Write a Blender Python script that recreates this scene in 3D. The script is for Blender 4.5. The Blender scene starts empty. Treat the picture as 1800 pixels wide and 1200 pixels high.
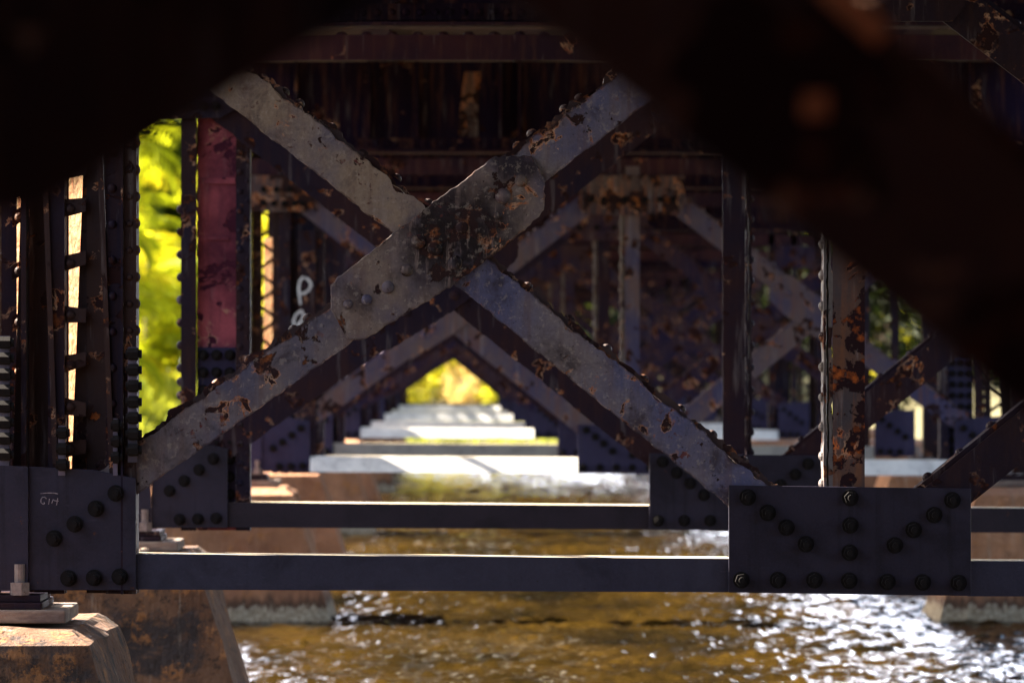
import bpy, bmesh, math, random
import numpy as np
from mathutils import Vector, Matrix, noise
R = math.radians
random.seed(7); rng = np.random.default_rng(7)
sc = bpy.context.scene
COL = sc.collection
# ------------------------------------------------------------------ camera, sky, sun, exposure
H = 1.583            # eye height over the water
U = 600.0            # one metre at the first sharp frame = 600 units of the drawing
Y1 = 14.0            # distance of that frame
cam_d = bpy.data.cameras.new('camera'); cam = bpy.data.objects.new('camera', cam_d); COL.objects.link(cam)
cam.location = (0, 0, H); cam.rotation_euler = (R(90), 0, 0)
cam_d.sensor_width = 36; cam_d.lens = 168; cam_d.shift_x = 103/1800; cam_d.shift_y = 58/1800
cam_d.clip_start = 0.1; cam_d.clip_end = 2000
cam_d.dof.use_dof = True; cam_d.dof.focus_distance = Y1-0.02; cam_d.dof.aperture_fstop = 6.8
sc.camera = cam
SUN_EL = R(38); SUN_AZ = R(-71)      # azimuth measured from +Y (into the picture) towards +X
w = bpy.data.worlds.new('World'); sc.world = w; w.use_nodes = True
nt = w.node_tree; nt.nodes.clear()
sky = nt.nodes.new('ShaderNodeTexSky'); sky.sky_type = 'NISHITA'; sky.sun_disc = False
sky.dust_density = 4.0; sky.sun_elevation = SUN_EL; sky.sun_rotation = SUN_AZ
bg = nt.nodes.new('ShaderNodeBackground'); bg.inputs['Strength'].default_value = 0.045
ow = nt.nodes.new('ShaderNodeOutputWorld')
tc = nt.nodes.new('ShaderNodeTexCoord'); sep = nt.nodes.new('ShaderNodeSeparateXYZ'); nt.links.new(tc.outputs['Generated'], sep.inputs[0])
def wr(src, a, b):
    m = nt.nodes.new('ShaderNodeMapRange'); m.clamp = True; nt.links.new(src, m.inputs[0]); m.inputs[1].default_value = a; m.inputs[2].default_value = b; return m.outputs[0]
def wm(a, b):
    m = nt.nodes.new('ShaderNodeMath'); m.operation = 'MULTIPLY'; nt.links.new(a, m.inputs[0]); nt.links.new(b, m.inputs[1]); return m.outputs[0]
cn = nt.nodes.new('ShaderNodeTexNoise'); cn.inputs['Scale'].default_value = 7; cn.inputs['Detail'].default_value = 6
cs = nt.nodes.new('ShaderNodeVectorMath'); cs.operation = 'MULTIPLY'; nt.links.new(tc.outputs['Generated'], cs.inputs[0]); cs.inputs[1].default_value = (1, 1, 3); nt.links.new(cs.outputs[0], cn.inputs['Vector'])
cm = wm(wm(wr(cn.outputs['Fac'], .36, .48), wr(sep.outputs[1], .80, .93)), wm(wr(sep.outputs[2], .0, .03), wr(sep.outputs[2], .42, .30)))
cx = nt.nodes.new('ShaderNodeMix'); cx.data_type = 'RGBA'; nt.links.new(cm, cx.inputs[0]); nt.links.new(sky.outputs[0], cx.inputs[6]); cx.inputs[7].default_value = (31, 32, 37, 1)  # bright clouds added in the unseen sky ahead for glints on the water
nt.links.new(cx.outputs[2], bg.inputs[0]); nt.links.new(bg.outputs[0], ow.inputs[0])
sd = bpy.data.lights.new('sun', 'SUN'); sd.energy = 5.0; sd.angle = R(0.5); sd.color = (1.0, .88, .70)
so = bpy.data.objects.new('sun', sd); COL.objects.link(so)
sv = Vector((math.sin(SUN_AZ)*math.cos(SUN_EL), math.cos(SUN_AZ)*math.cos(SUN_EL), math.sin(SUN_EL)))
so.rotation_euler = sv.to_track_quat('Z', 'Y').to_euler()
sc.view_settings.view_transform = 'Standard'; sc.view_settings.look = 'None'
sc.view_settings.exposure = 3.3; sc.view_settings.gamma = 1
sc.cycles.max_bounces = 8; sc.cycles.diffuse_bounces = 4

# ------------------------------------------------------------------ node helpers
class NT:
    def __init__(s, name):
        s.m = bpy.data.materials.new(name); s.m.use_nodes = True
        s.t = s.m.node_tree; s.t.nodes.clear()
        s.out = s.n('ShaderNodeOutputMaterial')
    def n(s, typ, **kw):
        nd = s.t.nodes.new(typ)
        for k, v in kw.items(): setattr(nd, k, v)
        return nd
    def l(s, a, b): s.t.links.new(a, b)
    def set(s, sock, v):
        if isinstance(v, bpy.types.NodeSocket): s.l(v, sock)
        else: sock.default_value = v
    def math(s, op, a, b=0.0, c=None, clamp=False):
        nd = s.n('ShaderNodeMath', operation=op, use_clamp=clamp); s.set(nd.inputs[0], a); s.set(nd.inputs[1], b)
        if c is not None: s.set(nd.inputs[2], c)
        return nd.outputs[0]
    def ramp(s, v, a, b, lo=0.0, hi=1.0):
        nd = s.n('ShaderNodeMapRange', clamp=True); s.set(nd.inputs[0], v)
        for i, x in enumerate((a, b, lo, hi)): nd.inputs[i+1].default_value = x
        return nd.outputs[0]
    def mix(s, f, a, b, mode='MIX'):
        nd = s.n('ShaderNodeMix', data_type='RGBA', blend_type=mode)
        s.set(nd.inputs[0], f)
        for i, x in ((6, a), (7, b)):
            s.set(nd.inputs[i], x if isinstance(x, bpy.types.NodeSocket) else (*x, 1))
        return nd.outputs[2]
    def coords(s, rnd=True):
        tc = s.n('ShaderNodeTexCoord')
        if not rnd: return tc.outputs['Object']
        oi = s.n('ShaderNodeObjectInfo'); m = s.math('MULTIPLY', oi.outputs['Random'], 61.0)
        v = s.n('ShaderNodeVectorMath', operation='ADD'); s.l(tc.outputs['Object'], v.inputs[0]); s.l(m, v.inputs[1])
        return v.outputs[0]
    def scale(s, v, sx, sy, sz):
        nd = s.n('ShaderNodeVectorMath', operation='MULTIPLY'); s.l(v, nd.inputs[0]); nd.inputs[1].default_value = (sx, sy, sz)
        return nd.outputs[0]
    def noise(s, v, sc_, det=5, rough=.55, dist=0.0):
        nd = s.n('ShaderNodeTexNoise'); s.l(v, nd.inputs['Vector']); nd.inputs['Scale'].default_value = sc_
        nd.inputs['Detail'].default_value = det; nd.inputs['Roughness'].default_value = rough; nd.inputs['Distortion'].default_value = dist
        return nd.outputs['Fac']
    def bsdf(s, col, rough=.6, bump=None, bstr=.5, bdist=.01, spec=.5, metal=0.0):
        b = s.n('ShaderNodeBsdfPrincipled')
        s.set(b.inputs['Base Color'], col if isinstance(col, bpy.types.NodeSocket) else (*col, 1))
        s.set(b.inputs['Roughness'], rough); b.inputs['Specular IOR Level'].default_value = spec
        b.inputs['Metallic'].default_value = metal
        if bump is not None:
            bn = s.n('ShaderNodeBump'); s.l(bump, bn.inputs['Height']); bn.inputs['Strength'].default_value = bstr
            bn.inputs['Distance'].default_value = bdist; s.l(bn.outputs[0], b.inputs['Normal'])
        s.l(b.outputs[0], s.out.inputs[0]); return b

def steel(name, c1, c2, rust=.42, rim=(.42, .13, .035), dark=(.022, .009, .010), streak=.5, burn=None, seed=0, fs=7.0, stain=(.10, .045, .03), rough=.6, spec=.2, chips=False):
    """old paint in two tones, flaked off to dark rust, with bright rims and vertical stains"""
    t = NT(name); v = t.coords()
    a = t.noise(v, 2.6, 5, .6); base = t.mix(t.ramp(a, .40, .60), c1, c2)
    st = t.noise(t.scale(v, 16, 16, 1.6), 1.6, 6, .6)
    base = t.mix(t.math('MULTIPLY', t.ramp(st, .50, .72), streak), base, stain)
    st2 = t.noise(t.scale(v, 22, 22, 2.2), 1.3, 5, .6)
    base = t.mix(t.math('MULTIPLY', t.ramp(st2, .58, .72), .35*streak), base, (.42, .38, .40))
    g = t.noise(v, 95, 6, .7); base = t.mix(t.ramp(g, .3, .7, .0, .55), base, t.mix(.6, base, (.03, .02, .03)))
    f = t.noise(v, fs, 9, .62, .35)
    if chips:
        bv = t.n('ShaderNodeBevel', samples=4); bv.inputs[0].default_value = .012
        ge = t.n('ShaderNodeNewGeometry'); dt = t.n('ShaderNodeVectorMath', operation='DOT_PRODUCT'); t.l(bv.outputs[0], dt.inputs[0]); t.l(ge.outputs['True Normal'], dt.inputs[1])
        ed = t.math('SUBTRACT', 1.0, dt.outputs['Value'], clamp=True); ed = t.ramp(ed, .0, .22)
        f = t.math('ADD', f, t.math('MULTIPLY', ed, .16))
    if burn:        # corroded patch round a joint, in the part's own coordinates
        tc = t.n('ShaderNodeTexCoord')
        d = t.n('ShaderNodeVectorMath', operation='DISTANCE'); t.l(tc.outputs['Object'], d.inputs[0]); d.inputs[1].default_value = burn[0]
        dd = t.math('ADD', d.outputs['Value'], t.ramp(t.noise(v, 9, 6, .6), .2, .8, -.11, .11))
        bm_ = t.ramp(dd, burn[1], burn[1]*.45)
        f = t.math('ADD', f, t.math('MULTIPLY', bm_, .09))
        base = t.mix(t.math('MULTIPLY', t.math('MULTIPLY', bm_, t.ramp(t.noise(v, 9, 6, .65), .28, .46)), .99), base, (.007, .003, .005))
        d2 = t.n('ShaderNodeVectorMath', operation='DISTANCE'); t.l(tc.outputs['Object'], d2.inputs[0]); d2.inputs[1].default_value = (X(905), 0, Z(290))
        b2 = t.ramp(t.math('ADD', d2.outputs['Value'], t.ramp(t.noise(v, 13, 6, .65), .2, .8, -.07, .07)),   .09, .03); base = t.mix(t.math('MULTIPLY', b2, .85), base, (.008, .004, .010))
        dr = t.math('MULTIPLY', t.ramp(t.noise(t.scale(v, 40, 40, 4), 1.1, 5, .6), .56, .64), t.ramp(d.outputs['Value'], .26, .12)); base = t.mix(t.math('MULTIPLY', dr, .7), base, (.20, .145, .14))
    th = 1-rust
    m = t.ramp(f, th, th+.012)
    rm = t.math('MULTIPLY', t.ramp(f, th-.035, th-.004), t.ramp(t.noise(v, 5.5, 4, .6), .5, .62))
    rc = t.mix(t.ramp(t.noise(v, 24, 5, .6), .54, .70), dark, tuple(x*.55 for x in rim))
    col = t.mix(rm, base, t.mix(t.ramp(t.noise(v, 40, 3), .4, .6), rim, (.50, .30, .20)))
    col = t.mix(m, col, rc)
    if chips:
        gr = t.ramp(t.noise(v, 7, 8, .7, .4), .52, .66); col = t.mix(t.math('MULTIPLY', gr, .72), col, (.022, .014, .020))
        lt = t.ramp(t.noise(v, 48, 6, .7), .56, .62); col = t.mix(t.math('MULTIPLY', lt, .30), col, (.34, .29, .26))
        cn = t.noise(v, 30, 7, .65); ca = t.ramp(t.noise(v, 3.2, 3), .48, .60)
        c_ = t.math('MULTIPLY', t.ramp(cn, .615, .63), ca); col = t.mix(c_, col, t.mix(t.ramp(t.noise(v, 60, 3), .4, .6), (.55, .26, .15), (.10, .03, .03)))
        dk = t.ramp(t.noise(v, 70, 4, .6), .66, .70); col = t.mix(t.math('MULTIPLY', dk, .7), col, (.02, .012, .016))
        m = t.math('MAXIMUM', m, c_)
    h = t.math('SUBTRACT', t.math('MULTIPLY', t.noise(v, 55, 8, .7), .35), m)
    t.bsdf(col, t.ramp(m, 0, 1, rough, .92), h, .85, .007 if chips else .004, spec=spec)
    return t.m

M = {}
def X(px): return (px-797)/600
def Z(py): return 1.583+(658-py)/600-.86
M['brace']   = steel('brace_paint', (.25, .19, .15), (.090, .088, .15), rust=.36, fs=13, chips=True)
M['brace_c'] = steel('brace_paint_mixed', (.19, .15, .14), (.075, .075, .13), rust=.40, fs=12, chips=True)
M['brace_b'] = steel('brace_paint_blue', (.185, .155, .165), (.085, .088, .18), rust=.39, fs=13, chips=True)
M['brace_shaded'] = steel('brace_paint_shaded', (.026, .011, .014), (.012, .008, .020), rust=.40, fs=10, spec=.08, stain=(.05, .02, .016))  # shade over the frames behind put in as a darker paint
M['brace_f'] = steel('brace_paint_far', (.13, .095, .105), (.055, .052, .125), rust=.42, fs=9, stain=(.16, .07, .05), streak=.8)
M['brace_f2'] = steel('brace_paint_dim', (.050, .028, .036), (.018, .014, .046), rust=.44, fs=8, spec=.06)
M['near']    = steel('near_brace_paint', (.035, .015, .011), (.014, .007, .009), rust=.45, fs=5, rim=(.06, .02, .01), rough=1, spec=.02)
M['near_lit']   = steel('near_lit_brace_paint', (.085, .040, .030), (.045, .024, .026), rust=.47, fs=5, rim=(.16, .05, .03), rough=1, spec=.05)  # light caught on one near arm put in as a paler brown
M['scale']   = steel('rust_scale', (.05, .028, .026), (.028, .018, .022), rust=.50, fs=11, streak=.2, rim=(.40, .15, .06))
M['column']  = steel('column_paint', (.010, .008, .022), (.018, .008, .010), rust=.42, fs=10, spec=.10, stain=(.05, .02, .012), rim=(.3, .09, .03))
M['brown']   = steel('brown_paint', (.034, .013, .009), (.020, .008, .008), rust=.42, fs=10, stain=(.03, .014, .01))
M['post']    = steel('post_paint', (.13, .06, .035), (.06, .05, .06), rust=.485, fs=9, rim=(.62, .15, .03), dark=(.016, .005, .008), stain=(.20, .075, .03), streak=.9)
M['postedge']= steel('post_edge_paint', (.15, .14, .15), (.10, .08, .07), rust=.46, fs=12, rim=(.4, .16, .08))
M['beam']    = steel('floor_beam_paint', (.006, .002, .018), (.010, .003, .013), rust=.37, fs=4, spec=.05, rim=(.22, .06, .03), stain=(.15, .06, .035))
M['chord']   = steel('chord_paint', (.045, .014, .020), (.020, .008, .020), rust=.38, fs=5, spec=.08, rim=(.35, .10, .05))
M['stained'] = steel('stained_plate', (.10, .065, .06), (.018, .013, .030), rust=.50, fs=7, rim=(.55, .18, .05), stain=(.30, .10, .04), streak=1.0)
M['pink']    = steel('faded_red_paint', (.44, .095, .13), (.10, .012, .035), rust=.45, fs=6, rim=(.42, .12, .16), dark=(.06, .012, .03), streak=.5, stain=(.09, .02, .045))
M['gusset2'] = steel('far_gusset_paint', (.040, .037, .088), (.028, .025, .062), rust=.22, fs=7, spec=.1, streak=.3, stain=(.03, .03, .05))
def plain(name, c, c2, drip=0.0, rough=.5, sc_=3.0):
    t = NT(name); v = t.coords()
    col = t.mix(t.ramp(t.noise(v, sc_, 6, .6), .35, .65), c, c2)
    if drip:
        d = t.ramp(t.noise(t.scale(v, 26, 26, 1.0), 1.2, 5, .6), .56, .72)
        col = t.mix(t.math('MULTIPLY', d, drip), col, tuple(x*.4 for x in c2))
    g = t.noise(v, 130, 4, .7); col = t.mix(t.ramp(g, .35, .75, 0, .35), col, tuple(min(1, x*1.5) for x in c))
    gm = t.noise(v, 6, 9, .72, .4); col = t.mix(t.ramp(gm, .50, .66, 0, .55), col, tuple(x*.45 for x in c2))
    sf = t.noise(t.scale(v, .6, 1, 3), 24, 7, .7); col = t.mix(t.ramp(sf, .62, .70, 0, .4), col, tuple(min(.9, x*1.6+.01) for x in c))
    rr = t.noise(v, 17, 8, .7); col = t.mix(t.ramp(rr, .675, .69, 0, .85), col, (.07, .025, .012))
    sp = t.ramp(t.noise(v, 30, 3, .5), .76, .78); col = t.mix(sp, col, (.02, .012, .012))
    t.bsdf(col, rough, t.noise(v, 40, 5, .6), .25, .003, spec=.25); return t.m
M['gusset'] = plain('new_gusset_paint', (.021, .018, .036), (.011, .009, .021), drip=.75)
M['strut']  = plain('new_strut_paint', (.034, .033, .058), (.022, .021, .042), drip=.2)
M['strut2'] = plain('strut_paint_purple', (.021, .015, .026), (.013, .010, .019), drip=.2)
M['white']  = plain('sunlit_strut_paint', (.88, .87, .84), (.62, .62, .63), drip=.45)  # sunlight on the far struts put into the white colour
M['pale']   = plain('pale_grey_strut_paint', (.30, .31, .30), (.24, .25, .26), drip=.3)
M['lit_top']  = plain('sunlit_strut_top', (.52, .44, .32), (.40, .33, .24), rough=.9)  # sunlit line along the strut tops put in as a pale colour
M['bolt']   = plain('weathered_bolt', (.006, .004, .005), (.003, .002, .003), rough=.9, sc_=60)
M['galv']   = plain('galvanised_bolt', (.20, .16, .15), (.12, .09, .09), rough=.45, sc_=40)
M['splice'] = plain('grey_splice_plate', (.11, .09, .13), (.07, .06, .09))
M['chalk']  = plain('white_chalk', (.30, .26, .30), (.14, .12, .15), rough=.9, sc_=90)
M['spray']  = plain('white_spray_paint', (.62, .66, .72), (.40, .42, .50), rough=.8, sc_=12)
# sunlit flaking whitewash inside the first column
def flaky():
    t = NT('flaking_cream_coat'); v = t.coords()
    f = t.noise(t.scale(v, 1, 1, .8), 22, 8, .7, .6)
    vo = t.n('ShaderNodeTexVoronoi', feature='DISTANCE_TO_EDGE'); t.l(v, vo.inputs['Vector']); vo.inputs['Scale'].default_value = 30
    col = t.mix(t.ramp(f, .42, .50), (.16, .070, .022), (.25, .15, .06))
    col = t.mix(t.ramp(f, .50, .56), col, (.22, .065, .014))
    col = t.mix(t.ramp(vo.outputs[0], .05, .0, 0, .6), col, (.08, .025, .008))
    h = t.math('ADD', f, t.math('MULTIPLY', vo.outputs[0], .8))
    t.bsdf(col, .9, h, .9, .012); return t.m
M['cream'] = flaky()
def concrete(name='stained_concrete', k=1.0, dirt=1.0):
    t = NT(name); v = t.coords(); tc = t.n('ShaderNodeTexCoord')
    ge = t.n('ShaderNodeNewGeometry'); sp = t.n('ShaderNodeSeparateXYZ'); t.l(ge.outputs['Position'], sp.inputs[0]); z = sp.outputs[2]
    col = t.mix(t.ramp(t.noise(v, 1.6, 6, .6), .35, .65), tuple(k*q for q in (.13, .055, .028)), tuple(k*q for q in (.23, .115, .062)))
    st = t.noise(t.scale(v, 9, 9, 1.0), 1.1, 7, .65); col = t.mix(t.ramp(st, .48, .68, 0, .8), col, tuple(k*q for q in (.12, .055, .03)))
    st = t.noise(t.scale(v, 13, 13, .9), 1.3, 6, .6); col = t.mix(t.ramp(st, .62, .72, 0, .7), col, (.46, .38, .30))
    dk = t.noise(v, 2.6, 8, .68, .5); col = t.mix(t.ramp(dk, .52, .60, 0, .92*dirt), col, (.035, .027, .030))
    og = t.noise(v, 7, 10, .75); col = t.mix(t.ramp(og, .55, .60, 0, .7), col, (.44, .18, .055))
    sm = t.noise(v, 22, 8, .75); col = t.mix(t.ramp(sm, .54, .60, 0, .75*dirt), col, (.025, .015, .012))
    zz = t.math('ADD', z, t.ramp(t.noise(t.scale(v, 1, 1, .25), 28, 4, .6), .3, .7, -.05, .05))
    col = t.mix(t.ramp(zz, .20, .13), col, (.10, .05, .03))
    col = t.mix(t.ramp(zz, .115, .095), col, t.mix(t.ramp(t.noise(v, 45, 4), .4, .6), (.50, .42, .31), (.26, .20, .13)))
    col = t.mix(t.ramp(z, .018, .0), col, (.03, .02, .012))
    h = t.math('ADD', t.noise(v, 14, 9, .7), t.math('MULTIPLY', t.noise(t.scale(v, 6, 6, 1), 5, 6, .6), .7))
    t.bsdf(col, .9, h, 1.0, .05); return t.m
M['concrete'] = concrete(); M['concrete_lit'] = concrete('sunlit_concrete', 2.3, .15)  # second one: sunlight on the farther piers put in as paler concrete
def flat(name, c, c2, r=.9, s=2.0):
    t = NT(name); v = t.coords(); t.bsdf(t.mix(t.ramp(t.noise(v, s, 8, .65), .35, .65), c, c2), r, t.noise(v, s*6, 6), .6, .03); return t.m
M['flake'] = flat('glint_rust', (.80, .26, .10), (.70, .20, .08), s=20)
def stone():
    t = NT('pedestal_stone'); v = t.coords()
    col = t.mix(t.ramp(t.noise(t.scale(v, 1, 1, 4), 7, 8, .7), .4, .6), (.25, .19, .15), (.13, .09, .08))
    t.bsdf(col, .9, t.noise(v, 30, 8, .7), .8, .01); return t.m
M['stone'] = stone()
def wood():
    t = NT('creosoted_timber'); v = t.coords()
    col = t.mix(t.ramp(t.noise(t.scale(v, 1, 12, 12), 2, 6, .6), .4, .6), (.035, .02, .018), (.018, .010, .012))
    t.bsdf(col, .85, t.noise(t.scale(v, 1, 10, 10), 5, 6), .5, .01); return t.m
M['wood'] = wood()
def leafmat(name, c1, c2, tr, k=.45):
    t = NT(name); ge = t.n('ShaderNodeNewGeometry')
    v = t.coords(False)
    f = t.ramp(t.noise(v, 1.6, 4, .6), .38, .62)
    f2 = t.math('ADD', t.math('MULTIPLY', f, .6), t.math('MULTIPLY', ge.outputs['Random Per Island'], .4))
    col = t.mix(f2, c1, c2)
    d = t.n('ShaderNodeBsdfPrincipled'); t.l(col, d.inputs['Base Color']); d.inputs['Roughness'].default_value = .7; d.inputs['Specular IOR Level'].default_value = .15
    tl = t.n('ShaderNodeBsdfTranslucent'); t.l(t.mix(.5, col, tr), tl.inputs[0])
    mx = t.n('ShaderNodeMixShader'); mx.inputs[0].default_value = k
    t.l(d.outputs[0], mx.inputs[1]); t.l(tl.outputs[0], mx.inputs[2]); t.l(mx.outputs[0], t.out.inputs[0]); return t.m
M['palm']  = leafmat('palm_leaf', (.02, .06, .004), (.48, .52, .012), (.74, .76, .02), .5)
M['mid'] = leafmat('mid_leaf', (.03, .06, .006), (.09, .12, .008), (.15, .2, .01), .35)
M['palmy'] = leafmat('yellow_palm_leaf', (.34, .36, .012), (.66, .56, .015), (.85, .72, .02), .5)
M['shrub'] = leafmat('shrub_leaf', (.30, .36, .012), (.80, .68, .06), (.80, .72, .05), .45)
M['dry']   = leafmat('dry_leaf', (.55, .44, .14), (.75, .58, .28), (.6, .42, .12), .35)
M['dark']  = leafmat('shaded_leaf', (.006, .010, .004), (.016, .024, .006), (.03, .05, .005), .2)  # deep shade of the right bank put into the leaf colour
M['grass'] = leafmat('grass_blade', (.12, .20, .02), (.30, .30, .03), (.5, .5, .03), .4)
M['bark'] = flat('bark', (.12, .085, .06), (.05, .035, .03), s=9)
M['soil'] = flat('bank_soil', (.09, .075, .03), (.05, .05, .018), s=1.2)
def water():
    t = NT('silty_water'); v = t.coords(False)
    col = t.mix(t.ramp(t.noise(t.scale(v, 1, .45, 1), .9, 5, .6), .35, .62), (.033, .019, .0035), (.006, .0045, .002))
    b = t.noise(t.scale(v, 1, .6, 1), 26, 4, .55)
    x = t.bsdf(col, .05, b, .7, .012); x.inputs['IOR'].default_value = 1.33
    return t.m
M['water'] = water()

# ------------------------------------------------------------------ mesh helpers
class MB:
    def __init__(s): s.v = []; s.f = []
    def add(s, vs, fs):
        k = len(s.v); s.v += [tuple(p) for p in vs]; s.f += [tuple(i+k for i in f) for f in fs]; return s
    def box(s, x0, x1, y0, y1, z0, z1):
        vs = [(x, y, z) for x in (x0, x1) for y in (y0, y1) for z in (z0, z1)]
        return s.add(vs, [(0, 1, 3, 2), (4, 6, 7, 5), (0, 4, 5, 1), (2, 3, 7, 6), (0, 2, 6, 4), (1, 5, 7, 3)])
    def prism(s, poly, y0, y1):
        n = len(poly)
        vs = [(x, y0, z) for x, z in poly] + [(x, y1, z) for x, z in poly]
        return s.add(vs, [tuple(range(n)), tuple(range(2*n-1, n-1, -1))] + [(i, i+n, (i+1) % n+n, (i+1) % n) for i in range(n)])
    def hull(s, p0, p1):   # two quads (4 points each)
        return s.add(list(p0)+list(p1), [(3, 2, 1, 0), (4, 5, 6, 7)] + [(i, (i+1) % 4, (i+1) % 4+4, i+4) for i in range(4)])
    def dome(s, c, r, ax, h=None, seg=10, rings=3):
        ax = Vector(ax).normalized(); u = ax.orthogonal().normalized(); w_ = ax.cross(u); h = h or r*.8; c = Vector(c)
        vs = []; fs = []
        for k in range(rings):
            a = k/rings*math.pi/2
            for i in range(seg):
                b = 2*math.pi*i/seg
                vs.append(c+ax*h*math.sin(a)+(u*math.cos(b)+w_*math.sin(b))*r*math.cos(a))
        vs.append(c+ax*h)
        for k in range(rings-1):
            for i in range(seg): fs.append((k*seg+i, k*seg+(i+1) % seg, (k+1)*seg+(i+1) % seg, (k+1)*seg+i))
        for i in range(seg): fs.append(((rings-1)*seg+i, (rings-1)*seg+(i+1) % seg, rings*seg))
        return s.add(vs, fs)
    def cyl(s, a, b, r, seg=12, r2=None):
        a = Vector(a); b = Vector(b); ax = (b-a).normalized(); u = ax.orthogonal().normalized(); w_ = ax.cross(u)
        r2 = r if r2 is None else r2
        vs = [p+(u*math.cos(2*math.pi*i/seg)+w_*math.sin(2*math.pi*i/seg))*q for p, q in ((a, r), (b, r2)) for i in range(seg)]
        return s.add(vs, [tuple(range(seg-1, -1, -1)), tuple(range(seg, 2*seg))] + [(i, (i+1) % seg, (i+1) % seg+seg, i+seg) for i in range(seg)])
    def build(s, name, mat, parent=None, loc=None, smooth=False, bevel=0):
        me = bpy.data.meshes.new(name); me.from_pydata(s.v, [], s.f)
        bm = bmesh.new(); bm.from_mesh(me); bmesh.ops.recalc_face_normals(bm, faces=bm.faces); bm.to_mesh(me); bm.free()
        me.materials.append(mat if not isinstance(mat, str) else M[mat])
        if smooth: me.polygons.foreach_set('use_smooth', [True]*len(me.polygons))
        o = bpy.data.objects.new(name, me); COL.objects.link(o)
        if parent: o.parent = parent
        if loc: o.location = loc
        if bevel:
            b = o.modifiers.new('bevel', 'BEVEL'); b.width = bevel; b.segments = 2; b.limit_method = 'ANGLE'; b.angle_limit = R(40)
        return o
def empty(name, loc, label, cat, group=None):
    o = bpy.data.objects.new(name, None); COL.objects.link(o); o.location = loc; o['label'] = label; o['category'] = cat
    if group: o['group'] = group
    return o
def tag(o, label=None, cat=None, group=None, kind=None):
    for k, v in (('label', label), ('category', cat), ('group', group), ('kind', kind)):
        if v: o[k] = v
    return o

# drawing units (photo pixels at the first frame) -> local metres of a frame; local origin: X 0, pier top
ZB = 0.86
def P(px, py): return ((px-797)/U, H+(658-py)/U-ZB)
def X(px): return (px-797)/U
def Z(py): return H+(658-py)/U-ZB
def ragged(p0, p1, wd, jit=.0, bite=0., step=.012, rnd=None, side=1):
    """outline of a strip from p0 to p1 whose one edge is the line, the other wd away; both edges corroded"""
    rnd = rnd or random
    p0 = Vector(p0); p1 = Vector(p1); d = p1-p0; L = d.length; d.normalize(); n = Vector((-d.y, d.x))*side
    k = max(2, int(L/step)); a = []; b = []; s0 = rnd.random()*90
    for i in range(k+1):
        t_ = L*i/k
        j1 = noise.noise(Vector((t_*14, s0, 0)))*jit + noise.noise(Vector((t_*60, s0, 3)))*jit*.7
        j2 = noise.noise(Vector((t_*14, s0+9, 0)))*jit + noise.noise(Vector((t_*60, s0+9, 3)))*jit*.7
        if bite: j2 -= max(0, noise.noise(Vector((t_*9, s0+20, 5)))-.28)*bite
        if i in (0, k): j1 = j2 = 0
        a.append(p0+d*t_+n*j1*.5); b.append(p0+d*t_+n*(wd+j2))
    return [tuple(q) for q in a]+[tuple(q) for q in reversed(b)]
def hexbolt(mb, x, y, z, r=.022, sh=1.0):
    mb.cyl((x, y, z), (x, y-.006, z), r*1.12, 16)
    mb.cyl((x, y-.006, z), (x, y-.024*sh, z), r*.86, 6)
    mb.cyl((x, y-.024*sh, z), (x, y-.040*sh, z), r*.42, 10)
BOLT_CACHE = {}
def bolt_obj(parent, x, y, z, r=.022):
    if r not in BOLT_CACHE:
        mb = MB(); hexbolt(mb, 0, 0, 0, r); o = mb.build('bolt', 'bolt', None, bevel=0); BOLT_CACHE[r] = o.data
    else:
        o = bpy.data.objects.new('bolt', BOLT_CACHE[r]); COL.objects.link(o)
    o.parent = parent; o.location = (x, y, z); o.rotation_euler = (0, random.random()*6, 0)
    return o
def mir(poly): return [(2982-x, y) for x, y in poly]
def L(poly): return [P(*q) for q in poly]

def arm(root, name, p0, p1, hi, mat, rnd, wd=72, lit=False, riv=True):
    """one brace: flat face with a corroded upper leg and rivet heads. p0-p1 = lower edge in drawing units, left to right"""
    a = Vector(P(*p0)); b = Vector(P(*p1))
    w_ = wd/U; jit = .010 if hi else .0
    mb = MB(); mb.prism(ragged(a, b, w_, jit, .035 if hi else 0, .010 if hi else .2, rnd), -.0005, .011)
    o = mb.build(name, mat, root)
    d = (b-a).normalized(); n = Vector((-d.y, d.x))
    # lower return leg going back
    # upper leg: slab along the upper edge running back
    mb = MB(); s0 = a+n*(w_-.006); s1 = b+n*(w_-.006)
    mb.prism(ragged(s0, s1, .021, .016 if hi else 0, 0, .010 if hi else .2, rnd), .0125, .095)
    if riv:
        Lg = (b-a).length; t_ = .06
        while t_ < Lg-.03:
            q = s0+d*t_+n*(.020+rnd.uniform(-.004, .003)); mb.dome((q.x, .045, q.y), .017, (n.x, 0, n.y), .014, 9, 3)
            t_ += rnd.choice([.055, .12, .14, .155])
    mb.build('upper_leg', 'scale' if hi else mat, o)
    return o

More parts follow.
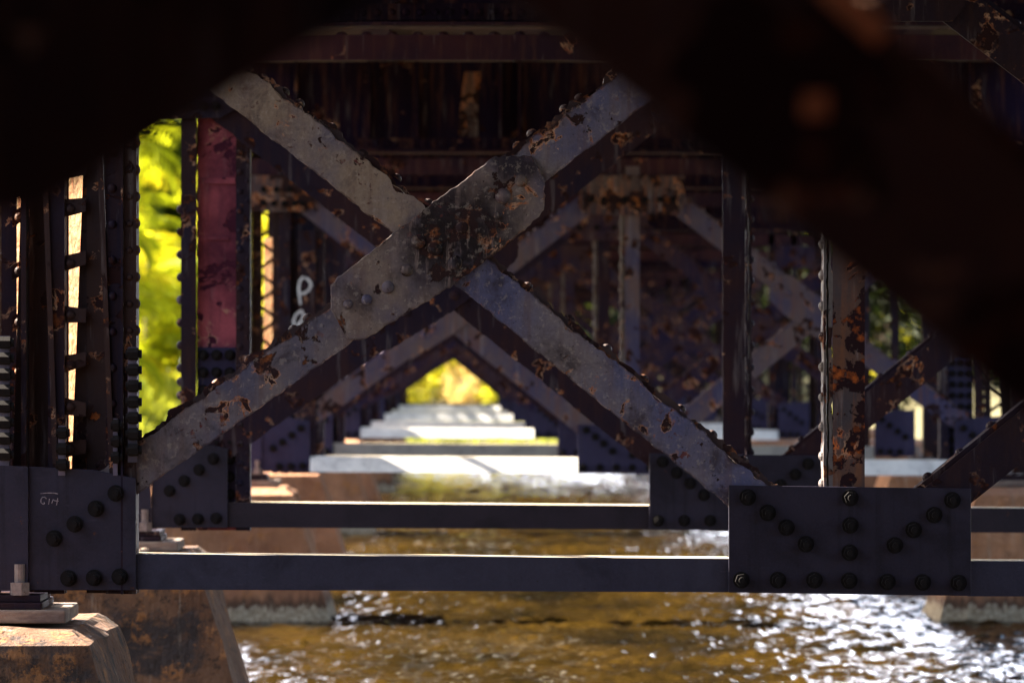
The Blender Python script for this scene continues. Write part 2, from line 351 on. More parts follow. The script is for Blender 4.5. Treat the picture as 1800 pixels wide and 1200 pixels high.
def brace_panel(root, hi, mat, rnd, flip=False, mats=None):
    """X brace of one bay with centre plate. flip mirrors to the right-hand bay"""
    F = (lambda q: (2982-q[0], q[1])) if flip else (lambda q: q)
    def lower_edge(p, q):
        p, q = F(p), F(q)
        return (p, q) if p[0] < q[0] else (q, p)
    segs = [('brace', (345, 140), (690, 410), (-5, 0)), ('brace', (810, 510), (1270, 880), None),
            ('brace', (245, 865), (620, 600), None), ('brace', (960, 318), (1400, -20), None)]
    # extend the upper-left arm to the top gusset
    segs = [('brace', (160, -5), (724, 437), None), ('brace', (778, 484), (1326, 925), None), ('brace', (192, 903), (640, 586), None), ('brace', (930, 341), (1400, -20), None)]
    for k, (nm, p, q, _) in enumerate(segs):
        pp, qq = lower_edge(p, q)
        arm(root, nm, pp, qq, hi, (mats[k] if mats else mat), rnd)
    pl = [(582, 500), (620, 468), (716, 392), (870, 275), (935, 275), (958, 320), (957, 368), (900, 425), (790, 505), (640, 597), (612, 597), (598, 573), (582, 545)]
    if flip: pl = mir(pl)
    pl = L(pl)
    if hi:
        out = []
        for i, p in enumerate(pl):
            q = pl[(i+1) % len(pl)]; dv = Vector(q)-Vector(p); k = max(1, int(dv.length/.012))
            for j in range(k):
                e = Vector(p)+dv*j/k; out.append((e.x+noise.noise(Vector((e.x*55, e.y*55, 1)))*.007, e.y+noise.noise(Vector((e.x*55, e.y*55, 7)))*.007))
        pl = out
    mb = MB(); mb.prism(pl, -.016, -.003)
    o = mb.build('centre_plate', ('centre' if mat == 'brace' else mat), root, bevel=.002 if hi else 0)
    mb = MB()
    for px, py, r in ((916, 318, 13), (884, 345, 16), (875, 380, 8), (735, 425, 15), (765, 436, 16), (715, 475, 13), (682, 505, 13), (645, 527, 11), (612, 535, 10), (812, 400, 13), (800, 462, 15), (766, 440, 9)):
        if not hi and (px, py) not in ((916, 318), (884, 345), (715, 475), (682, 505)): continue
        x, z = P(*F((px, py))); mb = MB(); mb.dome((x, -.016, z), r/U*.88, (0, -1, 0), r/U*.5, 14, 4); mb.build('rivet', 'centre' if mat == 'brace' else mat, o, smooth=True)
    if hi:
        mb = MB()
        for i in range(0):      # lumps of corrosion product in the middle of the joint
            px = rnd.gauss(800, 36); py = rnd.gauss(415, 28); x, z = P(px, py); r = rnd.uniform(.004, .015)
            mb.dome((x, -.0155, z), r, (rnd.uniform(-.3, .3), -1, rnd.uniform(-.3, .3)), r*rnd.uniform(.3, .7), 8, 3)
    return o
M['centre'] = steel('centre_plate_paint', (.19, .145, .13), (.062, .060, .12), rust=.38, fs=13, chips=True, burn=((X(805), 0, Z(415)), .24))

def post(root, hi, mat, matE, rnd, flipside=False, y_top=-150):
    F = (lambda x: 2982-x) if flipside else (lambda x: x)
    sx = -1 if flipside else 1
    mb = MB(); x0, x1 = sorted((X(F(1464)), X(F(1520))))
    mb.prism([(x0, Z(1030)), (x1, Z(1030)), (x1, Z(y_top)), (x0, Z(y_top))], -.001, .012)
    o = mb.build('post', mat, root)
    mb = MB()
    for a, b, y0, y1 in ((1457, 1463, .000, .10), (1448, 1453, .004, .10)):
        xa, xb = sorted((X(F(a)), X(F(b))))
        if hi: mb.prism(ragged((xa, Z(1030)), (xa, Z(y_top)), -(xb-xa), .006, 0, .012, rnd), y0, y1)
        else: mb.box(xa, xb, y0, y1, Z(1030), Z(y_top))
    py = 850; k = 0
    while py > y_top:
        mb.dome((X(F(1449)), .035, Z(py)), .017, (-sx, 0, 0), .015, 9, 3)
        k += 1; py -= 52 + (rnd.random()-.5)*8
    mb.build('riveted_edge', matE, o)
    return o

def gusset(root, poly, bolts, mat, name='gusset_plate', y=-.0175, th=.012, hi=False, bolt=True, r=.022):
    mb = MB(); mb.prism(L(poly), y-th, y)
    o = mb.build(name, mat, root, bevel=.0015 if hi else 0)
    if bolt:
        for px, py in bolts: x, z = P(px, py); bolt_obj(o, x, y-th+.0005, z, r)
    return o
GL = [(52, 819), (165, 825), (240, 840), (240, 1036), (52, 1036)]
GLb = [(205, 866), (170, 893), (133, 920), (97, 945), (212, 1012), (167, 1014), (122, 1015)]
GC = [(1280, 852), (1705, 858), (1705, 1046), (1280, 1040)]
GCb = [(1313, 873), (1348, 900), (1381, 926), (1415, 955), (1493, 874), (1493, 922), (1492, 970), (1491, 1019),
       (1672, 878), (1640, 904), (1604, 930), (1571, 957), (1302, 1018), (1366, 1018), (1430, 1018), (1558, 1021), (1620, 1022), (1683, 1023)]

def foot(root, flip, hi):
    """base plates, anchor bolts and stone pedestal of one column"""
    F = (lambda x: 2982-x) if flip else (lambda x: x)
    def bx(mb, a, b, y0, y1, pa, pb):
        xa, xb = sorted((X(F(a)), X(F(b)))); mb.box(xa, xb, y0, y1, Z(pb), Z(pa))
    mb = MB(); bx(mb, -110, 74, -.06, .30, 1044, 1056); bx(mb, -125, 78, -.085, .33, 1056.5, 1068)
    b = mb.build('base_plate', 'column', root, bevel=.002)
    for px in (37, -70):
        for yy in (-.045, .28):
            mb = MB(); x = X(F(px))
            mb.cyl((x, yy, Z(1044)), (x, yy, Z(990)), .0155, 12); mb.cyl((x, yy, Z(1044)), (x, yy, Z(1022)), .030, 6)
            mb.build('anchor_bolt', 'galv', b)
    mb = MB(); bx(mb, -135, 121, -.11, .36, 1068.5, 1092)
    o = mb.build('pedestal', 'stone', root, bevel=.006)
    return b

def column(root, flip, idx, rnd):
    F = (lambda x: 2982-x) if flip else (lambda x: x)
    top = -205; bot = 1043
    def bx(mb, a, b, y0, y1, pa=top, pb=bot):
        xa, xb = sorted((X(F(a)), X(F(b)))); mb.box(xa, xb, y0, y1, Z(pb), Z(pa))
    c = bpy.data.objects.new('column', None); COL.objects.link(c); c.parent = root
    hi = idx == 1 and not flip
    if hi:
        mb = MB(); bx(mb, -64, -4, .0, .012); bx(mb, -64, -58, .0125, .11); bx(mb, -10, -4, .0125, .11)
        bx(mb, 37, 46, -.005, .09); bx(mb, 84, 113, .004, .016)
        bx(mb, 107, 113, .0165, .10); mb.build('outer_angle', 'column', c)
        mb = MB(); bx(mb, 47, 83, .10, .112); bx(mb, 150, 184, .05, .062); mb.build('web_plate', 'brown', c)
        # leaning straps
        mb = MB()
        for xt, xb in ((66, 100), (163, 199)):
            q0 = [(X(xt), -.006, Z(60)), (X(xt+9), -.006, Z(60)), (X(xt+9), .03, Z(60)), (X(xt), .03, Z(60))]
            q1 = [(X(xb-6), -.012, Z(838)), (X(xb+3), -.012, Z(838)), (X(xb+3), .03, Z(838)), (X(xb-6), .03, Z(838))]
            mb.hull(q0, q1)
        mb.build('strap', 'brown', c)
        mb = MB(); bx(mb, 186, 213, .002, .014); bx(mb, 213.5, 217, -.03, .10)
        py = 205
        while py < 800:
            mb.dome((X(197), .002, Z(py)), .014, (0, -1, 0), .011, 10, 3)
            mb.dome((X(213.5), .03, Z(py+14)), .015, (-1, 0, 0), .009, 8, 3)
            py += 63
        mb.build('riveted_angle', 'column', c)
        mb = MB(); bx(mb, 218, 240, -.012, .0)
        py = 205
        while py < 600:
            mb.dome((X(240), -.006, Z(py)), .016, (1, 0, 0), .012, 10, 3)
            mb.dome((X(228), -.012, Z(py)), .011, (0, -1, 0), .008, 8, 3); py += 47
        bx(mb, 236, 240, .0005, .11); mb.build('edge_plate', 'brown', c)
        # splice with long bolts, seen edge-on
        for xa, pa, pb, w_ in ((226, 610, 812, 16), (104, 748, 835, 12), (200, 735, 835, 8), (0, 590, 830, 18)):
            mb = MB(); bx(mb, xa, xa+w_, -.034, -.0125, pa, pb); sp = mb.build('splice_plate', 'splice', c)
            py = pa+12
            while py < pb-6:
                mb = MB(); mb.cyl((X(xa-3), -.048, Z(py)), (X(xa+w_+9), -.048, Z(py)), .0125, 10)
                mb.cyl((X(xa+w_*.1), -.048, Z(py)), (X(xa+w_+3), -.048, Z(py)), .0185, 6)
                mb.build('bolt', 'bolt', sp); py += 28
        # rear web whose flaking cream coat catches the sun; it turns towards the open side
        mb = MB()
        for xa, yb in ((-40, .75), (78, .50)):
            x0 = X(xa); x1 = X(xa+60)
            mb.hull([(x0, yb, Z(840)), (x1, yb-.17, Z(840)), (x1, yb-.16, Z(840)), (x0, yb+.01, Z(840))],
                    [(x0, yb, Z(100)), (x1, yb-.17, Z(100)), (x1, yb-.16, Z(100)), (x0, yb+.01, Z(100))])
        mb.build('rear_web', 'cream', c)
        # dark rear cover that leaves only the two slots open
        mb = MB(); bx(mb, 35, 47, .13, .142); 
        # batten plates across the slots
        for k, py in enumerate((300, 367, 462, 553, 640, 715, 790)):
            a = rnd.uniform(-8, 8)
            q = [(113.5, py-12-rnd.uniform(0, 8)), (150, py-14+a), (150, py+10+a), (113.5, py+14)]
            mb.prism([P(*e) for e in q], .02, .032)
            mb.dome((X(122), .02, Z(py)), .016, (0, -1, 0), .012, 10, 3)
            q = [(14, py+2), (36, py-9), (36, py+16), (14, py+30)]
            mb.prism([P(*e) for e in q], .135, .145); mb.dome((X(26), .135, Z(py+12)), .014, (0, -1, 0), .012)
        # tapering plate that narrows the slot towards its foot
        mb.prism([P(149, 150), P(152, 150), P(152, 840), P(122, 840)], .066, .078)
        mb.prism([P(36, 150), P(48, 150), P(48, 840), P(16, 840)], .115, .125)
        mb.build('batten', 'brown', c)
        mb = MB(); bx(mb, 48, 106, .30, .312); bx(mb, 151, 186, .30, .312); bx(mb, -60, 12, .31, .322)
        mb.build('rear_plate', 'column', c)
    else:
        det = idx <= 3
        mb = MB(); bx(mb, -62, 12, .0, .014); bx(mb, -62, -56, .0145, .11); bx(mb, 6, 12, .0145, .11)
        if det:
            py = 100
            while py < 1000: mb.dome((X(F(12 if idx == 2 else -20)), .006, Z(py)), .02, (1 if not flip else -1, 0, 0) if idx == 2 else (0, -1, 0), .014, 8, 2); py += 60
        mb.build('outer_angle', 'column', c)
        mb = MB(); bx(mb, 124, 162, .0, .014)
        bx(mb, 124, 130, .0145, .11)
        if det:
            py = 250
            while py < 900: mb.dome((X(F(124)), .02, Z(py)), .02, (-1 if not flip else 1, 0, 0), .02, 8, 3); py += 56 if py < 600 else 34
        bx(mb, 260, 295, .0, .014); bx(mb, 289, 295, .0145, .11)
        if det:
            py = 110
            while py < 960:
                mb.dome((X(F(270)), 0, Z(py)), .014, (0, -1, 0), .011, 8, 2); mb.dome((X(F(288)), 0, Z(py+22)), .010, (0, -1, 0), .008, 8, 2); py += 48
        mb.build('riveted_angle', 'column', c)
        openw = idx == 4 and flip
        if not openw:
            mb = MB(); bx(mb, 162.5, 259.5, .055, .067, top, bot)
            w_ = mb.build('web_plate', 'pink' if idx == 2 and not flip else 'column', c)
        if idx == 2 and not flip:   # horizontal ledges left in the faded paint
            mb = MB(); bx(mb, 168, 256, .045, .0545, 171, 186); mb.build('ledge', 'pink', c); mb = MB(); bx(mb, 163, 240, .047, .0545, 318, 326); mb.build('ledge', 'pink', c)
        if det:
            mb = MB(); bx(mb, 163, 259, .030, .054, 591, 1000); s = mb.build('splice_plate', 'gusset2', c)
            for r_ in range(9):
                for q in range(3): bolt_obj(s, X(F(178+q*33)), .0302, Z(610+r_*43), .020)
        if idx >= 3 and not openw:
            mb = MB(); bx(mb, 12.5, 52, .10, .112); bx(mb, 92, 118, .06, .072)
            for k in range(14):
                py = 40+k*62; s_ = 1 if k % 2 else -1
                mb.prism([P(F(x), y) for x, y in ((50, py-8+s_*16), (94, py-8-s_*16), (94, py+8-s_*16), (50, py+8+s_*16))], .073, .083)
            mb.build('lacing', 'brown', c)
            if idx in (3, 4, 6) and not flip:
                mb = MB(); x0 = X(50); x1 = X(94)
                mb.hull([(x0, .45, Z(760)), (x1, .40, Z(760)), (x1, .41, Z(760)), (x0, .46, Z(760))],
                        [(x0, .45, Z(120)), (x1, .40, Z(120)), (x1, .41, Z(120)), (x0, .46, Z(120))])
                mb.build('rear_web', 'cream', c)
    return c

def strokes(name, polylines, wd, y, mat, parent, scale=1.0):
    mb = MB()
    for pl in polylines:
        for a, b in zip(pl[:-1], pl[1:]):
            p = Vector(P(*a)); q = Vector(P(*b)); d = (q-p).normalized(); n = Vector((-d.y, d.x))*wd/U/2; e = d*wd/U*.3
            mb.prism([tuple(p-e-n), tuple(q+e-n), tuple(q+e+n), tuple(p-e+n)], y-.0012, y)
            y -= .00003
    return mb.build(name, mat, parent)

def floor_beam(root, idx):
    mb = MB(); xL, xR = X(-90), X(3072)
    mb.box(xL, xR, .10, .112, Z(-212), Z(-560))
    b = mb.build('floor_beam', 'beam', root)
    mb = MB(); mb.box(xL, xR, .0, .22, Z(-206.5), Z(-199)-.0005+.024)
    mb.v = []; mb.f = []
    mb.box(xL, xR, -.01, .22, Z(-203), Z(-211)); mb.box(xL, X(500 if idx % 2 else 430), -.03, .23, Z(-211.3), Z(-219)); mb.build('flange', 'chord', b)
    mb = MB(); mb.box(xL, xR, .0885, .0995, Z(-220), Z(-262))
    for px in range(-40, 3060, 36):
        if idx in (2, 3): mb.dome((X(px), .0885, Z(-240)), .016, (0, -1, 0), .012, 8, 2)
    mb.build('web_angle', 'beam', b)
    for px in (180, 462, 650, 975, 1050, 1500, 1930, 2010, 2350, 2800):
        mb = MB(); mb.box(X(px), X(px+10), .005, .0995, Z(-263), Z(-560)); mb.box(X(px+10.5), X(px+50), .086, .0995, Z(-263), Z(-560)); mb.build('stiffener', 'beam', b)
    if idx == 3:    # lit patch by the stiffener, its light put into a paler paint
        mb = MB(); mb.prism([P(*q) for q in ((815, -270), (893, -268), (896, -400), (905, -520), (840, -520), (826, -420))], .092, .0995)
        mb.build('lit_patch', 'stained', b)
    # top strut of the cross frame
    mb = MB(); mb.box(xL, xR, .0, .014, Z(-118), Z(-180)); mb.box(xL, xR, .0145, .12, Z(-174), Z(-180))
    if idx == 2:
        for px in range(520, 1100, 63): mb.dome((X(px), .03, Z(-180)), .026, (0, 0, 1), .016, 8, 3)
    mb.build('top_strut', 'chord', root)

def frame(idx, ratio, label, strut_mat, arm_mat, arm_mats=None):
    rnd = random.Random(idx*13+5)
    hi = idx in (1, 2)
    det = idx <= 3
    root = empty('bridge_cross_frame', (0, Y1*ratio, ZB), label, 'bridge frame', 'riveted cross frames of the bridge')
    sl = 1 if idx == 1 else .5
    # bottom strut, both bays: front leg and top leg
    for nm, xa, xb, ya, yb in (('lower_strut', *((236, 1284) if idx in (1, 2, 4, 10, 0) else (240.5, 1279.5)), 973, 981), ('lower_strut', *((1700, 2746) if idx in (1, 2, 4, 10, 0) else (1705.5, 2741.5)), 985, 990)):
        mb = MB()
        if idx in (3, 5, 6, 7, 8, 9):     # the lower edge of these struts stands forward, so the face catches more sun
            (x0, z0), (x1, z1), (_, z2), (_, z3) = L([(xa, ya), (xb, yb), (xb, yb+59), (xa, ya+62)])
            f = -.07 if idx % 2 else -.04
            mb.hull([(x0, -.013, z0), (x0, -.001, z0), (x0, -.001, z3), (x0, -.013+f, z3)], [(x1, -.013, z1), (x1, -.001, z1), (x1, -.001, z2), (x1, -.013+f, z2)])
        else: mb.prism(L([(xa, ya), (xb, yb), (xb, yb+59), (xa, ya+62)]), -.013, -.001)
        mb.build(nm, strut_mat, root); low = root.children[-1] if False else None
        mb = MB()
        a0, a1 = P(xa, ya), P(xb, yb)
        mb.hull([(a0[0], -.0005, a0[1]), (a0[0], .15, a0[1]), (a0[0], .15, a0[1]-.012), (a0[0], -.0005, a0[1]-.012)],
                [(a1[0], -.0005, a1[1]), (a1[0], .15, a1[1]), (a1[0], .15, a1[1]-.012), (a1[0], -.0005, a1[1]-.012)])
        mb.build('strut_top', 'lit_top', root)
    gm = 'gusset' if idx <= 2 else 'gusset2'
    bm_ = idx <= 6
    g = gusset(root, GL, GLb, gm, hi=hi, bolt=bm_)
    mb = MB(); mb.prism(L([(-110, 812), (51.5, 819), (51.5, 1036), (-110, 1036)]), -.045, -.030); mb.build('gusset_wing', gm, root)
    if idx == 1:
        strokes('chalk_mark', [[(73, 866.5), (84, 865.5), (96, 865.5), (103, 867)],
            [(83, 875.5), (80, 872.5), (76, 873), (73.5, 877), (73.5, 882), (77, 885), (80, 884), (79, 882)],
            [(88.5, 876), (87, 885)], [(92.5, 883.5), (95, 877), (98, 879), (104, 879.5)], [(103, 875), (101, 886.5)]], 1.5, -.0300, 'chalk', g)
    gusset(root, GC, GCb, gm, hi=hi, bolt=bm_, name='gusset_plate')
    gusset(root, mir(GL), [(2982-a, b) for a, b in GLb], gm, hi=hi, bolt=bm_)
    # top gussets
    tm = 'stained' if idx == 3 else ('brace_f2' if idx > 3 else 'column')
    gusset(root, [(14, 26), (222, 26), (258, 5), (258, -114), (14, -114)], [(60, -5), (100, -5), (140, -5), (180, -5), (210, -5), (60, -60), (110, -60), (160, -60)], tm, hi=False, bolt=idx <= 4, r=.018)
    gusset(root, mir([(14, 26), (222, 26), (258, 5), (258, -114), (14, -114)]), [], tm)
    gusset(root, [(1300, 34), (1420, 39), (1500, 39), (1672, 39), (1695, 10), (1695, -114), (1285, -114), (1285, 10)], [(1330, -20), (1380, -20), (1460, -20), (1540, -20), (1600, -20), (1650, -20)], tm, bolt=idx <= 4, r=.018)
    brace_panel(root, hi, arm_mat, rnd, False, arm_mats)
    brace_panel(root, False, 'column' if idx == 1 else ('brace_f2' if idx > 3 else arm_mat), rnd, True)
    post(root, hi, 'post' if idx == 1 else ('brace_shaded' if idx == 2 else arm_mat), 'postedge' if idx != 2 else 'column', rnd, flipside=(idx == 2), y_top=-150)
    column(root, False, idx, rnd); column(root, True, idx, rnd)
    foot(root, False, hi); foot(root, True, hi)
    if idx >= 1: floor_beam(root, idx)
    if idx == 3:
        wcol = [o for o in root.children if o.name.startswith('column')][0]
        s = 2.21
        def q(pts): return [((x-797)*s+797, (y-658)*s+658) for x, y in pts]
        strokes('graffiti', [q([(533, 487), (527, 494), (525, 506), (526, 518), (528, 534)]), q([(538, 489), (544, 493), (547, 501), (543, 510), (536, 515), (530, 516)]),
                             q([(529, 546), (520, 553), (516, 564), (518, 574), (522, 588)]), q([(530, 546), (534, 554), (530, 564), (524, 570), (532, 578), (540, 572)])], 10, -.016, 'spray', wcol)
        mb = MB(); mb.box(X(196), X(262), -.0155, -.0045, Z(1000), Z(100)); mb.build('web_plate', 'column', wcol)
    return root

ratios = [.214, 1.0, 1.405, 2.21, 2.63, 3.41, 3.85, 4.62, 5.05, 5.82, 6.25]
labels = ['out of focus dark brown brace filling the upper corners, closest to the viewer',
 'sharp riveted cross frame with the large X brace in the middle of the picture',
 'shaded cross frame directly behind the large sharp X, with the upper dark lower strut',
 'cross frame with the nearest and lowest white lower strut and graffiti on the left column',
 'cross frame with the pale grey lower strut just above the lowest white one',
 'cross frame whose white strut lies right above the yellow green strip of grass',
 'white strutted cross frame just behind the one above the strip of grass',
 'small far cross frame with a white strut, fourth from the far end',
 'small far cross frame with a white strut, third from the far end',
 'tiny cross frame with the farthest white strut, last but one before the shrubs',
 'tiny dark strutted cross frame at the far end nearest the lit shrubs']
smats = ['strut2', 'strut', 'strut2', 'white', 'pale', 'white', 'white', 'white', 'white', 'white', 'strut']
amats = ['near', 'brace', 'brace_shaded', 'brace_f', 'brace_shaded'] + ['brace_f2']*6
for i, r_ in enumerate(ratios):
    last = frame(i, r_, labels[i], smats[i], amats[i], ['brace', 'brace_b', 'brace_c', 'brace_b'] if i == 1 else (['near', 'near_lit', 'near', 'near'] if i == 0 else None))

# rust flakes added off the near brace to give its blurred sunlit spots
near = [o for o in COL.objects if o.name.startswith('bridge_cross_frame')][0]
nb = [o for o in near.children if o.name.startswith('brace')][1]
for (px, py, l, wd_, ang) in ((1431, 186, .006, .007, 0), (1497, 18, .020, .007, -.75)):
    x = (px-797)/8400*2.95; z = H+(658-py)/8400*2.95-ZB
    l *= 1.2; wd_ *= .95; c, s_ = math.cos(ang), math.sin(ang); mb = MB()
    a = [(-l*c-wd_*s_*-1, -l*s_-wd_*c), (l*c+wd_*s_, l*s_-wd_*c), (l*c-wd_*s_, l*s_+wd_*c), (-l*c-wd_*s_, -l*s_+wd_*c)]
    mb.hull([(x+p, -.05+q*-.35+p*-.4, z+q) for p, q in a], [(x+p+.001, -.047+q*-.35+p*-.4, z+q-.001) for p, q in a]); mb.build('glint_flake', 'flake', nb)
# ------------------------------------------------------------------ piers
def pier(ratio, right, label, det):
    """battered concrete pier with chipped top edges"""
    xi, xo = -.776, -3.9           # inner and outer edge at the water line
    n1, n2, n3 = (26, 14, 30) if det else (14, 8, 14)
    bm = bmesh.new(); bmesh.ops.create_cube(bm, size=1)
    bmesh.ops.subdivide_edges(bm, edges=bm.edges[:], cuts=(22 if det else 9), use_grid_fill=True)
    zt = ZB+Z(1092)-.0; zb = -.8
    y0, y1 = -.46, .60
    sx = rng.uniform(0, 50)
    for v in bm.verts:
        a, b, c = v.co.x+.5, v.co.y+.5, v.co.z+.5
        a = a**.6 if True else a
        c = 1-(1-c)**1.5
        z = zb+(zt-zb)*c
        xin = xi-.303*z; xout = xo+.2*z
        x = xout+(xin-xout)*a
        ya = y0-.04+.08*z*.5; yb = y1+.05-.05*z
        y = ya+(yb-ya)*b
        # chamfered, broken top edges
        top = max(0, (z-(zt-.045))/.045)
        if b < .5: y += top*.17*(1-b*2)
        if a > .5: x -= top*.05*(a*2-1)
        p = Vector((x*3+sx, y*3, z*3)); k = noise.noise(p)*.03+noise.noise(p*3)*.014+noise.noise(p*8)*.007
        if z > zt-.02: z += k*.35-.004
        q = Vector((x-(xin+xout)/2, (y-(ya+yb)/2)*3, 0)); 
        if q.length > 0: q.normalize(); x += q.x*k*.8; y += q.y*k
        v.co = (x, y, z-ZB)
    me = bpy.data.meshes.new('concrete_pier'); bm.to_mesh(me); bm.free(); me.materials.append(M['concrete' if ratio < 2 else 'concrete_lit'])
    o = bpy.data.objects.new('concrete_pier', me); COL.objects.link(o); o.location = (0, Y1*ratio, ZB-.002)
    if right:
        for v in me.vertices: v.co.x = 2*X(1491)-v.co.x
        me.flip_normals()
    tag(o, label, 'bridge pier', 'concrete piers under the bridge'); return o
pl = ['chipped orange brown concrete pier with a sunlit ledge in the lower left corner', 'stained brown pier directly behind the lower left corner pier, right side sloping',
 'reddish concrete pier with white growth at its foot, left of the water under the struts', 'left pier just behind the one with the white foot, seen between the two dark struts',
 'small pale left pier with its foot visible above the upper dark strut', 'small left pier behind the pale one above the upper dark strut',
 'tiny left pier with whitish end, third pair from the viewer ends', 'tiny left pier beneath the far white struts', 'tiny left pier last but one before the far bank', 'tiny left pier nearest the far bank']
pr = ['dark pier under the right side of the sharp X frame, beyond the picture edge', 'dark right pier behind the sharp frame, beyond the picture edge',
 'brown pier with a pale growth band at the right picture edge below the big gusset', 'brown streaked pier seen between the two dark struts at the right edge',
 'small right pier below the white strut of the right bay', 'small right pier behind the one below the right white strut',
 'tiny right pier under the far blue gussets', 'tiny right pier further back in the right row', 'tiny right pier last but one of its row', 'tiny right pier nearest the far bank']
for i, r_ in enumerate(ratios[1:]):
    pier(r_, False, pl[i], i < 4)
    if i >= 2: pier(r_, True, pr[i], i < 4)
# broken chips of concrete lying on the second pier
mb = MB()
for i in range(26):
    x = rng.uniform(-1.7, -1.25); y = rng.uniform(-.3, .1); s = rng.uniform(.01, .035)
    mb.dome((x, y, 0), s, (rng.uniform(-.4, .4), rng.uniform(-.4, .4), 1), s*.7, 5, 2)
o = mb.build('rubble', 'stone', None, (0, Y1*1.405-.1, ZB+Z(1092)+.0)); tag(o, 'loose concrete crumbs lying on top of the second left pier', 'rubble', kind='stuff')

# ------------------------------------------------------------------ deck
deck = empty('bridge_deck', (0, 0, 3.4), 'dark timber deck and stringers roofing the whole picture', 'bridge deck')
mb = MB(); y = -5.0
xa, xb = X(-260), X(3082)
while y < 92: mb.box(xa, xb, y, y+.235, .33, .50); y += .245
mb.build('planks', 'wood', deck)
for px in (-40, 520, 1080, 1491, 1900, 2460, 3020):
    mb = MB(); mb.box(X(px)-.08, X(px)+.08, -5, 92, .22, .3285); mb.build('stringer', 'beam', deck)

mb = MB(); mb.box(-7, 9, -6.0, -5.1, -1, 3.9); mb.box(-3.2, -2.7, -5.1, 7.0, -1, 3.95); mb.box(4.6, 5.1, -5.1, 7.0, -1, 4.4)  # unseen walls added behind and beside the camera to darken the near frames
o = mb.build('blocker', 'concrete'); tag(o, 'concrete abutment wall added out of view behind the viewer to shade the near frames', 'blocker')
# ------------------------------------------------------------------ water and banks
def axis(segs):
    out = []
    for a, b, s in segs: out += list(np.arange(a, b, s))
    return np.array(out+[segs[-1][1]])
xs = axis([(-60, -10, 5), (-10, -1.6, .3), (-1.6, 4.6, .025), (4.6, 12, .3), (12, 60, 6)])
ys = axis([(-20, 14, 1.0), (14, 22, .12), (22, 44, .040), (44, 60, .07), (60, 100, .10), (100, 140, 2)])
GX, GY = np.meshgrid(xs, ys)
hgt = np.zeros_like(GX); 
for k in range(90):
    lam = .085*(8**(rng.random()**1.5)); th = rng.uniform(-1.45, 1.45); kx, ky = math.sin(th)*2*math.pi/lam, math.cos(th)*2*math.pi/lam
    amp = .0028*lam/.3*(1.5 if lam < .25 else .6)*rng.uniform(.5, 1.3)
    res = np.clip(1.6-np.gradient(ys)[:, None]*2.2/lam, 0, 1)*np.clip(1.6-np.gradient(xs)[None, :]*2.2/lam, 0, 1)
    env = .6+.4*np.sin(GX*rng.uniform(.2, .9)+GY*rng.uniform(.1, .5)+rng.uniform(0, 6))
    hgt += amp*np.sin(GX*kx+GY*ky+rng.uniform(0, 6.3)+.6*np.sin(GX*.9+GY*.7+k))*res*env
hgt = hgt+np.abs(hgt)*.35
ny, nx = GX.shape
V = np.stack([GX, GY, hgt], -1).reshape(-1, 3)
ii = (np.arange(ny-1)[:, None]*nx+np.arange(nx-1)[None, :]).reshape(-1)
Fq = np.stack([ii, ii+1, ii+nx+1, ii+nx], -1).astype(np.int32)
def npmesh(name, V, F, mat, smooth=True):
    me = bpy.data.meshes.new(name); n = F.shape[1]
    me.vertices.add(len(V)); me.vertices.foreach_set('co', V.astype(np.float32).ravel())
    me.loops.add(F.size); me.loops.foreach_set('vertex_index', F.astype(np.int32).ravel())
    me.polygons.add(len(F)); me.polygons.foreach_set('loop_start', np.arange(0, F.size, n, dtype=np.int32))
    me.polygons.foreach_set('use_smooth', np.full(len(F), smooth)); me.update(calc_edges=True); me.validate()
    me.materials.append(M[mat]); o = bpy.data.objects.new(name, me); COL.objects.link(o); return o
o = npmesh('river_water', V, Fq, 'water'); tag(o, kind='structure')
gx = axis([(-220, -20, 20), (-20, 24, 1.0), (24, 220, 20)]); gy = axis([(-100, -10, 15), (-10, 125, 1.5), (125, 400, 25)])
TX, TY = np.meshgrid(gx, gy)
left = np.clip((-3.9-TX-np.clip((48-TY)*.25, -.5, 9))*.8, -1, 1.2)
right = np.clip((TX-8.5)*.5, -1, 1.4); far = np.clip((TY-109)*.22, -1, 1.6)
ht = np.maximum(np.maximum(left, right), far)+.12*np.sin(TX*1.1)*np.cos(TY*.7); ht = np.where(ht < -.5, -.9, ht)
ny2, nx2 = TX.shape; V2 = np.stack([TX, TY, ht], -1).reshape(-1, 3)
i2 = (np.arange(ny2-1)[:, None]*nx2+np.arange(nx2-1)[None, :]).reshape(-1)
o = npmesh('river_bank', V2, np.stack([i2, i2+1, i2+nx2+1, i2+nx2], -1), 'soil'); tag(o, kind='structure')
def bankz(x, y):
    l = min(max((-3.9-x-min(max((48-y)*.25, -.5), 9))*.8, -1), 1.2); r = min(max((x-8.5)*.5, -1), 1.4); f = min(max((y-109)*.22, -1), 1.6)
    return max(l, r, f)

